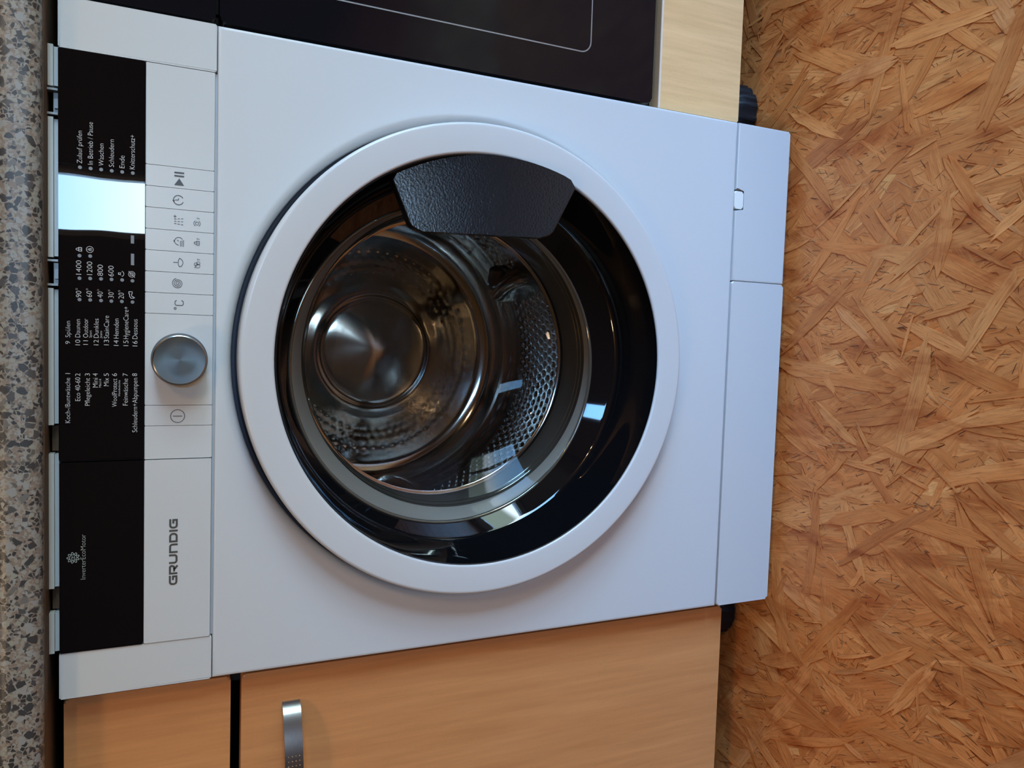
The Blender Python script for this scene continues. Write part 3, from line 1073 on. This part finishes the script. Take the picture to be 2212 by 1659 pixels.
i_ = Ink(*ICONS['steam'], 1, YI)
i_.arc(-.0008, 0, .0027, 30, 150, .0004).arc(-.0008, 0, .0027, 210, 330, .0004).circle(-.0008, 0, .0014, .0004, 14)
three(i_, .0036, -.0010).build('icon', G, keys[2])
i_ = Ink(*ICONS['timer'], 1, YI)
i_.arc(.0006, .0008, .0034, -60, 180, .0005).line([(.0006, .0008), (.0016, .0022)], .0005).line([(-.004, -.0006), (.001, -.0006)], .0005).line([(-.004, -.0018), (.0014, -.0018)], .0005).line([(-.004, -.0030), (.0018, -.0030)], .0005).line([(-.0002, .0048), (.0014, .0048)], .0006).build('icon', G, keys[3])
i_ = Ink(*ICONS['lock3'], 1, YI); lock(i_, .0032); three(i_, .0036, -.0010).build('icon', G, keys[3])
i_ = Ink(*ICONS['bowl'], 1, YI)
i_.arc(0, .0002, .0040, 195, 345, .0005).line([(-.0040, -.0012), (-.0020, .0000), (.0020, .0000), (.0040, -.0012)], .0005).line([(0, .0004), (0, .0042)], .0005).build('icon', G, keys[4])
i_ = Ink(*ICONS['bubbles'], 1, YI)
i_.circle(-.0010, -.0006, .0018, .0004, 14).circle(.0014, -.0010, .0014, .0004, 14).circle(.0004, .0010, .0014, .0004, 14).line([(-.0030, .0016), (-.0018, .0016)], .0003).line([(-.0024, .0010), (-.0024, .0022)], .0003)
three(i_, .0046, -.0012).build('icon', G, keys[4])
i_ = Ink(*ICONS['spiral'], 1, YI)
i_.line([((.0004 + .0042 * t / 60) * math.cos(-t * .31), (.0004 + .0042 * t / 60) * math.sin(-t * .31)) for t in range(61)], .0005).build('icon', G, keys[5])
i_ = Ink(*ICONS['degc'], 1, YI)
i_.line([(.0042, .0018), (.0042, .0022), (.0034, .0032), (.0010, .0032), (.0000, .0022), (.0000, -.0026), (.0010, -.0036), (.0034, -.0036), (.0042, -.0026), (.0042, -.0020)], .0006).circle(-.0028, .0030, .0009, .0005, 14).build('icon', G, keys[6])

# programme knob
kn = place_empty('programme_knob', (-.0005, 0, .7164), wm)
KX, KZ = -.0005, .7164
loft('knob_collar', [(KX, KZ, .0236, .0), (KX, KZ, .0236, -.0006), (KX, KZ, .0224, -.0012), (KX, KZ, .0190, -.0014)], 'print_dark', kn, 72)
loft('knob_side', [(KX, KZ, .0220, -.0012), (KX, KZ, .0220, -.0198), (KX, KZ, .0217, -.0206), (KX, KZ, .0209, -.0210)], 'knob_side', kn, 96)
kc = loft('knob_cap', [(KX, KZ, .0209, -.0210), (KX, KZ, .0204, -.0208), (KX, KZ, .0120, -.0207), (KX, KZ, .0040, -.0207), (KX, KZ, .0002, -.0207)], 'knob', kn, 96, closed_end=True)
tag(kc, 'brushed grey metal knob face')

# detergent drawer: black upper half, white lower half
dd = slab('detergent_drawer', rrect(-.2584, -.0911, .7452, .8104, .0008), -.0010, .0062, 'black_gloss', wm, bev=.0010, seg=3)
df = slab('drawer_lower_front', rrect(-.2584, -.0911, PZ0 + .0002, .7446, .0008), -.0008, .0062, 'white_plastic', dd, bev=.0008)
t = TEXTS[-2]; lettering(t[0], *t[1:], 'print_dim', dd, -.0013)
i_ = Ink(*ICONS['gear'], 1, -.0013)
gp = []
for k in range(72):
    a = 2 * math.pi * k / 72
    r = .0040 + .0007 * max(-1, min(1, 3 * math.sin(9 * a)))
    gp.append((r * math.cos(a), r * math.sin(a)))
i_.line(gp, .0005, True).circle(0, 0, .0027, .0004).arc(-.0006, 0, .0013, 0, 300, .0004).arc(.0008, 0, .0010, 40, 330, .0004).build('icon', 'print_dim', dd)

# maker's lettering, drawn with thick strokes
def arcp(cx, cz, r, a0, a1, n=5):
    return [(cx + r * math.cos(math.radians(a0 + (a1 - a0) * k / n)), cz + r * math.sin(math.radians(a0 + (a1 - a0) * k / n))) for k in range(n + 1)]


t = TEXTS[-1]
H_ = t[4]
i_ = Ink(t[1], t[3], H_, -.0011)
wd, gp_, sw = 1.22, .17, .235
h = sw / 2
u = 0.0
for ch in 'GRUNDIG':
    x0, x1 = u + h, u + wd - h
    if ch == 'G':
        i_.line([(u + wd, 1 - h)] + arcp(x0 + .30, 1 - h - .30, .30, 90, 180) + arcp(x0 + .30, h + .30, .30, 180, 270) + [(x1, h), (x1, .52), (u + wd * .52, .52)], sw)
    elif ch == 'R':
        i_.line([(x0, 0), (x0, 1 - h)] + arcp(x1 - .20, 1 - h - .20, .20, 90, 0) + arcp(x1 - .20, .40 + .16, .16, 0, -90) + [(u + .35, .40)], sw)
        i_.line([(x0 + .50, .40), (x1 + .02, 0)], sw)
    elif ch == 'U':
        i_.line([(x0, 1)] + arcp(x0 + .28, h + .28, .28, 180, 270) + arcp(x1 - .28, h + .28, .28, 270, 360) + [(x1, 1)], sw)
    elif ch == 'N':
        i_.line([(x0, 0), (x0, 1 - h)] + arcp(x1 - .28, 1 - h - .28, .28, 90, 0) + [(x1, 0)], sw)
    elif ch == 'D':
        i_.line([(x0, h), (x0, 1 - h)] + arcp(x1 - .34, 1 - h - .34, .34, 90, 0) + arcp(x1 - .34, h + .34, .34, 0, -90), sw, True)
    elif ch == 'I':
        i_.line([(u + h, 0), (u + h, 1)], sw)
        u += sw + gp_
        continue
    u += wd + gp_
i_.build('lettering', 'print_logo', df)

# rail of white plastic above the control panel, with clips under the worktop
RSEG = [(.2602, .2262), (.2007, .0841), (.0580, -.0588), (-.0835, -.2015), (-.2232, -.2590)]
for a, b_ in RSEG:
    boxes('top_rail', [(b_, a, .0030, .0120, .8146, .8186), (b_ + .001, a - .001, .0060, .0480, .8112, .8145)], 'white_plastic', wm)
for a, b_ in ((.2243, .2025), (.0822, .0600)):
    boxes('rail_clip', [(b_, b_ + .0018, .0020, .012, .8112, .8190), (a - .0018, a, .0020, .012, .8112, .8190), (b_, a, .0080, .012, .8112, .8150), (b_ + .006, a - .008, .0050, .009, .8112, .8140)], 'clear_plastic', wm)
for a, b_ in ((-.0600, -.0822), (-.2030, -.2220)):
    boxes('rail_clip', [(b_, a, .0120, .0300, .8112, .8170)], 'underside', wm)
box('top_frame', -.2590, .2590, .0490, .545, .7900, .8120, 'white_plastic', wm)

# kick plate, filter flap and latch
tag(slab('kick_plate', rrect(-.2995, .1078, .0120, .0945, .003), 0.0, .03, 'white_plastic', wm, bev=.0022, seg=3), 'white kick plate at the foot')
fo = [(.1085, .0120 + .0005), (.2965, .0120), (.2995, .0150), (.2995, .0945), (.2195, .0945), (.2195, .0808), (.1940, .0808), (.1940, .0945), (.1085, .0945)]
tag(slab('filter_flap', fo, 0.0, .03, 'white_plastic', wm, bev=.0016, seg=2), 'white filter flap with a latch')
slab('latch', rrect(.1962, .2175, .0822, .0960, .0025), .0008, .02, 'edge_latch', wm, bev=.0015)
box('latch_well', .1936, .2200, .012, .03, .0800, .0950, 'seam', wm)
box('base_frame', -.2970, .2970, .031, .54, .0160, .0960, 'seam', wm)
for fx in (-.25, .25):
    for fy in (.06, .50):
        lathe_z('machine_foot', [(.020, 0), (.022, .003), (.020, .010), (.010, .012), (.010, .016)], (fx, fy, -.0002), 'foot', wm, n=24)

# ------------------------------------------------------------------ door
dr_ = place_empty('door', (CXD, -.02, CZD), wm)
R0 = CXD, CZD
loft('door_ring', [(*R0, .2405, .0200), (*R0, .2410, .008), (*R0, .2418, -.010), (*R0, .2418, -.0210), (*R0, .2413, -.0234), (*R0, .2402, -.0246), (*R0, .2388, -.0250), (*R0, .2376, -.0250),
                   (*R0, .2135, -.0250), (*R0, .2122, -.0248), (*R0, .2112, -.0241), (*R0, .2107, -.0228), (*R0, .2102, -.0100)], 'door_white', dr_, 192, smooth_angle=50)
# dished black glass drifting from the door axis to the glass bowl
HCX, HCZ, HR, HY = -.0036, .4390, .1762, .045


def dish_y(s):
    # steep wall behind the rim easing into a shallow cone round the bowl
    k, c = .48, .022
    w = (HY + .0243) - c * (1 - k)
    if s < k:
        a = s / k
        return -.0243 + w * (1 - (1 - a) ** 1.5) + c * s * .0
    return -.0243 + w + c * (s - k)


rings = [(*R0, .2103, -.0200), (*R0, .2100, -.0236), (*R0, .2092, -.0243)]
K = 22
for k in range(1, K + 1):
    s = k / K
    y = dish_y(s)
    rings.append((CXD + (HCX - CXD) * s, CZD + (HCZ - CZD) * s, .2090 + (HR - .2090) * s, y))
tag(loft('dark_glass', rings, 'black_glass', dr_, 192, smooth_angle=60), 'dished black glass ring')
bowl = [(HCX, HCZ, HR - .0004, HY + .0004)]
for r, y in ((.1735, .0470), (.1695, .0505), (.1630, .0575), (.1530, .0680), (.1400, .0795), (.1220, .0915), (.1000, .1020), (.0750, .1100), (.0450, .1155), (.0200, .1175), (.0010, .1180)):
    q = min(1, (y - HY) / (.10 - HY))
    bowl.append((HCX + (CXD - HCX) * q, HCZ + (CZD - HCZ) * q, r, y))
tag(loft('glass_bowl', bowl, 'bowl', dr_, 160, closed_end=True, smooth_angle=60), 'clear glass bowl of the door')
# rim bead of the bowl
loft('bowl_rim', [(HCX, HCZ, HR + .0004, HY - .0006), (HCX, HCZ, HR - .0010, HY - .0016), (HCX, HCZ, HR - .0026, HY - .0004), (HCX, HCZ, HR - .0030, HY + .0016)], 'bowl_rim', dr_, 160, smooth_angle=80)
for rr_, yy_, dz_ in ((.1672, .0690, .005), (.1648, .0760, .003)):
    loft('bowl_rim', [(CXD, CZD + dz_, rr_ + .0005, yy_), (CXD, CZD + dz_, rr_, yy_ - .0006), (CXD, CZD + dz_, rr_ - .0006, yy_)], 'bowl_rim', dr_, 128, smooth_angle=80)
# grip: plate over the dish at the right edge
go = [(.1793, .5276), (.1385, .5100), (.1345, .5070), (.1320, .5020), (.1312, .4970), (.1330, .3760), (.1340, .3700), (.1362, .3650), (.1400, .3612), (.1868, .3385)]
a0, a1 = math.atan2(.3385 - CZD, .1868 - CXD), math.atan2(.5276 - CZD, .1793 - CXD)
for k in range(1, 24):
    a = a0 + (a1 - a0) * k / 24
    go.append((CXD + .2099 * math.cos(a), CZD + .2099 * math.sin(a)))
gr_ = slab('grip', go, -.0250, -.0130, 'grip', dr_, bev=.0012, seg=2)
for v in gr_.data.vertices:
    v.co.y += (v.co.z - .433) * math.tan(math.radians(8)) - .0012
tag(gr_, 'textured black grip plate')

# gasket and drum behind the glass
loft('door_gasket', [(CXD, CZD + .010, .186, .046), (CXD, CZD + .0085, .1790, .0490), (CXD, CZD + .006, .1720, .0580), (CXD, CZD + .004, .1690, .0660)], 'rubber', wm, 160)
loft('bellows', [(CXD, CZD + .004, .1690, .0660), (CXD, CZD, .1780, .0760), (CXD, CZD, .1830, .0900), (CXD, CZD, .1760, .1060), (CXD, CZD, .1680, .1150), (CXD, CZD, .1660, .1230), (CXD, CZD, .1720, .1280)], 'rubber_dark', wm, 160)
drum = place_empty('drum', (CXD, .3, CZD), wm)
loft('drum_lip', [(CXD, CZD, .1760, .1300), (CXD, CZD, .1660, .1290), (CXD, CZD, .1630, .1310), (CXD, CZD, .1640, .1340), (CXD, CZD, .1900, .1500), (CXD, CZD, .2250, .1600), (CXD, CZD, .2350, .1700)], 'steel_wall', drum, 160)
# dimpled drum wall
NTH, NY = 840, 130
DR = .2350
ND = 105                       # dimples round the drum
th = np.linspace(0, 2 * np.pi, NTH, endpoint=False)
t_ = np.linspace(0, 1, NY)
# profile: straight wall, then a broad fillet into the back
py, pr = [], []
for t in t_:
    if t < .62:
        py.append(.170 + (.390 - .170) * t / .62); pr.append(DR)
    else:
        a = (t - .62) / .38 * math.pi / 2
        py.append(.390 + .080 * math.sin(a)); pr.append(DR - .055 * (1 - math.cos(a)))
py, pr = np.array(py), np.array(pr)
pitch = 2 * np.pi * DR / ND
row = py / pitch
TH, RW = np.meshgrid(th, row)
ri = np.round(RW)
uu = TH / (2 * np.pi) * ND + .5 * (ri % 2)
du = (uu - np.round(uu)) * pitch
dv = (RW - ri) * pitch
d = np.sqrt(du ** 2 + (dv * .9) ** 2)
bump = .0024 * np.clip(1 - (d / .0043) ** 2, 0, 1)
bump *= (np.array(py)[:, None] < .405)
Rr = pr[:, None] - bump
V = np.stack([CXD + Rr * np.cos(TH), np.repeat(py[:, None], NTH, 1), CZD + Rr * np.sin(TH)], -1).reshape(-1, 3)
ii, jj = np.meshgrid(np.arange(NY - 1), np.arange(NTH), indexing='ij')
Fq = np.stack([ii * NTH + jj, ii * NTH + (jj + 1) % NTH, (ii + 1) * NTH + (jj + 1) % NTH, (ii + 1) * NTH + jj], -1).reshape(-1, 4)
me = bpy.data.meshes.new('drum_wall')
me.vertices.add(len(V)); me.vertices.foreach_set('co', V.astype('f').ravel())
me.loops.add(Fq.size); me.loops.foreach_set('vertex_index', Fq.ravel().astype('i'))
me.polygons.add(len(Fq)); me.polygons.foreach_set('loop_start', (np.arange(len(Fq)) * 4).astype('i'))
me.polygons.foreach_set('use_smooth', np.ones(len(Fq), bool))
me.update(); me.validate()
tag(link('drum_wall', me, 'steel_wall', drum), 'dimpled stainless steel drum wall')
# drain holes between the dimples
hv, hf = [], []
for r_ in range(int(.18 / pitch) + 1, int(.40 / pitch)):
    for k in range(ND):
        a = 2 * math.pi * (k + .5 - .5 * (r_ % 2)) / ND
        if r_ % 2 or math.sin(a) > .35: continue
        yy = r_ * pitch
        b0 = len(hv)
        for q in range(6):
            w_ = 2 * math.pi * q / 6
            aa = a + .0014 * math.cos(w_) / DR
            rr_ = DR - .0003
            hv.append((CXD + rr_ * math.cos(aa), yy + .0014 * math.sin(w_), CZD + rr_ * math.sin(aa)))
        hf.append(tuple(range(b0, b0 + 6)))
me = bpy.data.meshes.new('drain_holes'); me.from_pydata(hv, [], hf)
tag(link('drain_holes', me, 'hole', drum), kind='stuff')
# back wall with a raised three-armed swirl and rows of pressed marks
NR, NA = 90, 300
rad = np.linspace(.0005, .1802, NR)
RA, AN = np.meshgrid(rad, np.linspace(0, 2 * np.pi, NA, endpoint=False), indexing='ij')
sw_ = np.cos(3 * (AN - 6.0 * RA - .5))
lobe = 1 / (1 + np.exp(-(sw_ - .1) * 3))
hgt = .005 * lobe * np.clip((.150 - RA) / .04, 0, 1) * np.clip(RA / .11, 0, 1) ** 1.5
hgt += .028 * (1 - np.sqrt((np.minimum(RA, .15) / .15) ** 2 + .02))
hgt += .008 / (1 + np.exp((RA - .088) / .0022))       # raised hub disc
rowp = (RA - .128) / .0115
k_ = np.round(rowp)
ua = AN / (2 * np.pi) * 64 + .5 * (k_ % 2)
dd_ = np.sqrt(((ua - np.round(ua)) * 2 * np.pi * RA / 64) ** 2 + ((rowp - k_) * .0115) ** 2)
hgt += .0014 * np.clip(1 - (dd_ / .0036) ** 2, 0, 1) * ((RA > .125) & (RA < .172))
V = np.stack([CXD + RA * np.cos(AN), .470 - hgt, CZD + RA * np.sin(AN)], -1).reshape(-1, 3)
ii, jj = np.meshgrid(np.arange(NR - 1), np.arange(NA), indexing='ij')
Fq = np.stack([ii * NA + jj, ii * NA + (jj + 1) % NA, (ii + 1) * NA + (jj + 1) % NA, (ii + 1) * NA + jj], -1).reshape(-1, 4)
me = bpy.data.meshes.new('drum_back'); me.from_pydata(V.tolist(), [], Fq.tolist())
me.polygons.foreach_set('use_smooth', [True] * len(Fq))
tag(link('drum_back', me, 'steel', drum), 'smooth steel drum back with a swirl relief')
# three lifters
for deg in (62, 182, 302):
    a = math.radians(deg)
    er, et = Vector((math.cos(a), 0, math.sin(a))), Vector((-math.sin(a), 0, math.cos(a)))
    bm = bmesh.new()
    secs = []
    for t in np.linspace(0, 1, 15):
        y = .185 + .235 * t
        hh = .060 * (math.sin(math.pi * min(1, max(0, t * .9 + .05))) ** .5)
        bw = .034
        sec = []
        for s in np.linspace(-1, 1, 13):
            prof_h = hh * (math.cos(s * math.pi / 2) ** 1.3 if abs(s) < 1 else 0)
            p = Vector((CXD, 0, CZD)) + er * (DR + .001 - prof_h) + et * (s * bw + .010 * math.sin(6 * t))
            sec.append(bm.verts.new((p.x, y, p.z)))
        secs.append(sec)
    for s0, s1 in zip(secs, secs[1:]):
        for k in range(12):
            bm.faces.new((s0[k], s0[k + 1], s1[k + 1], s1[k]))
    fin('lifter', bm, 'steel', drum, smooth=True, angle=70)
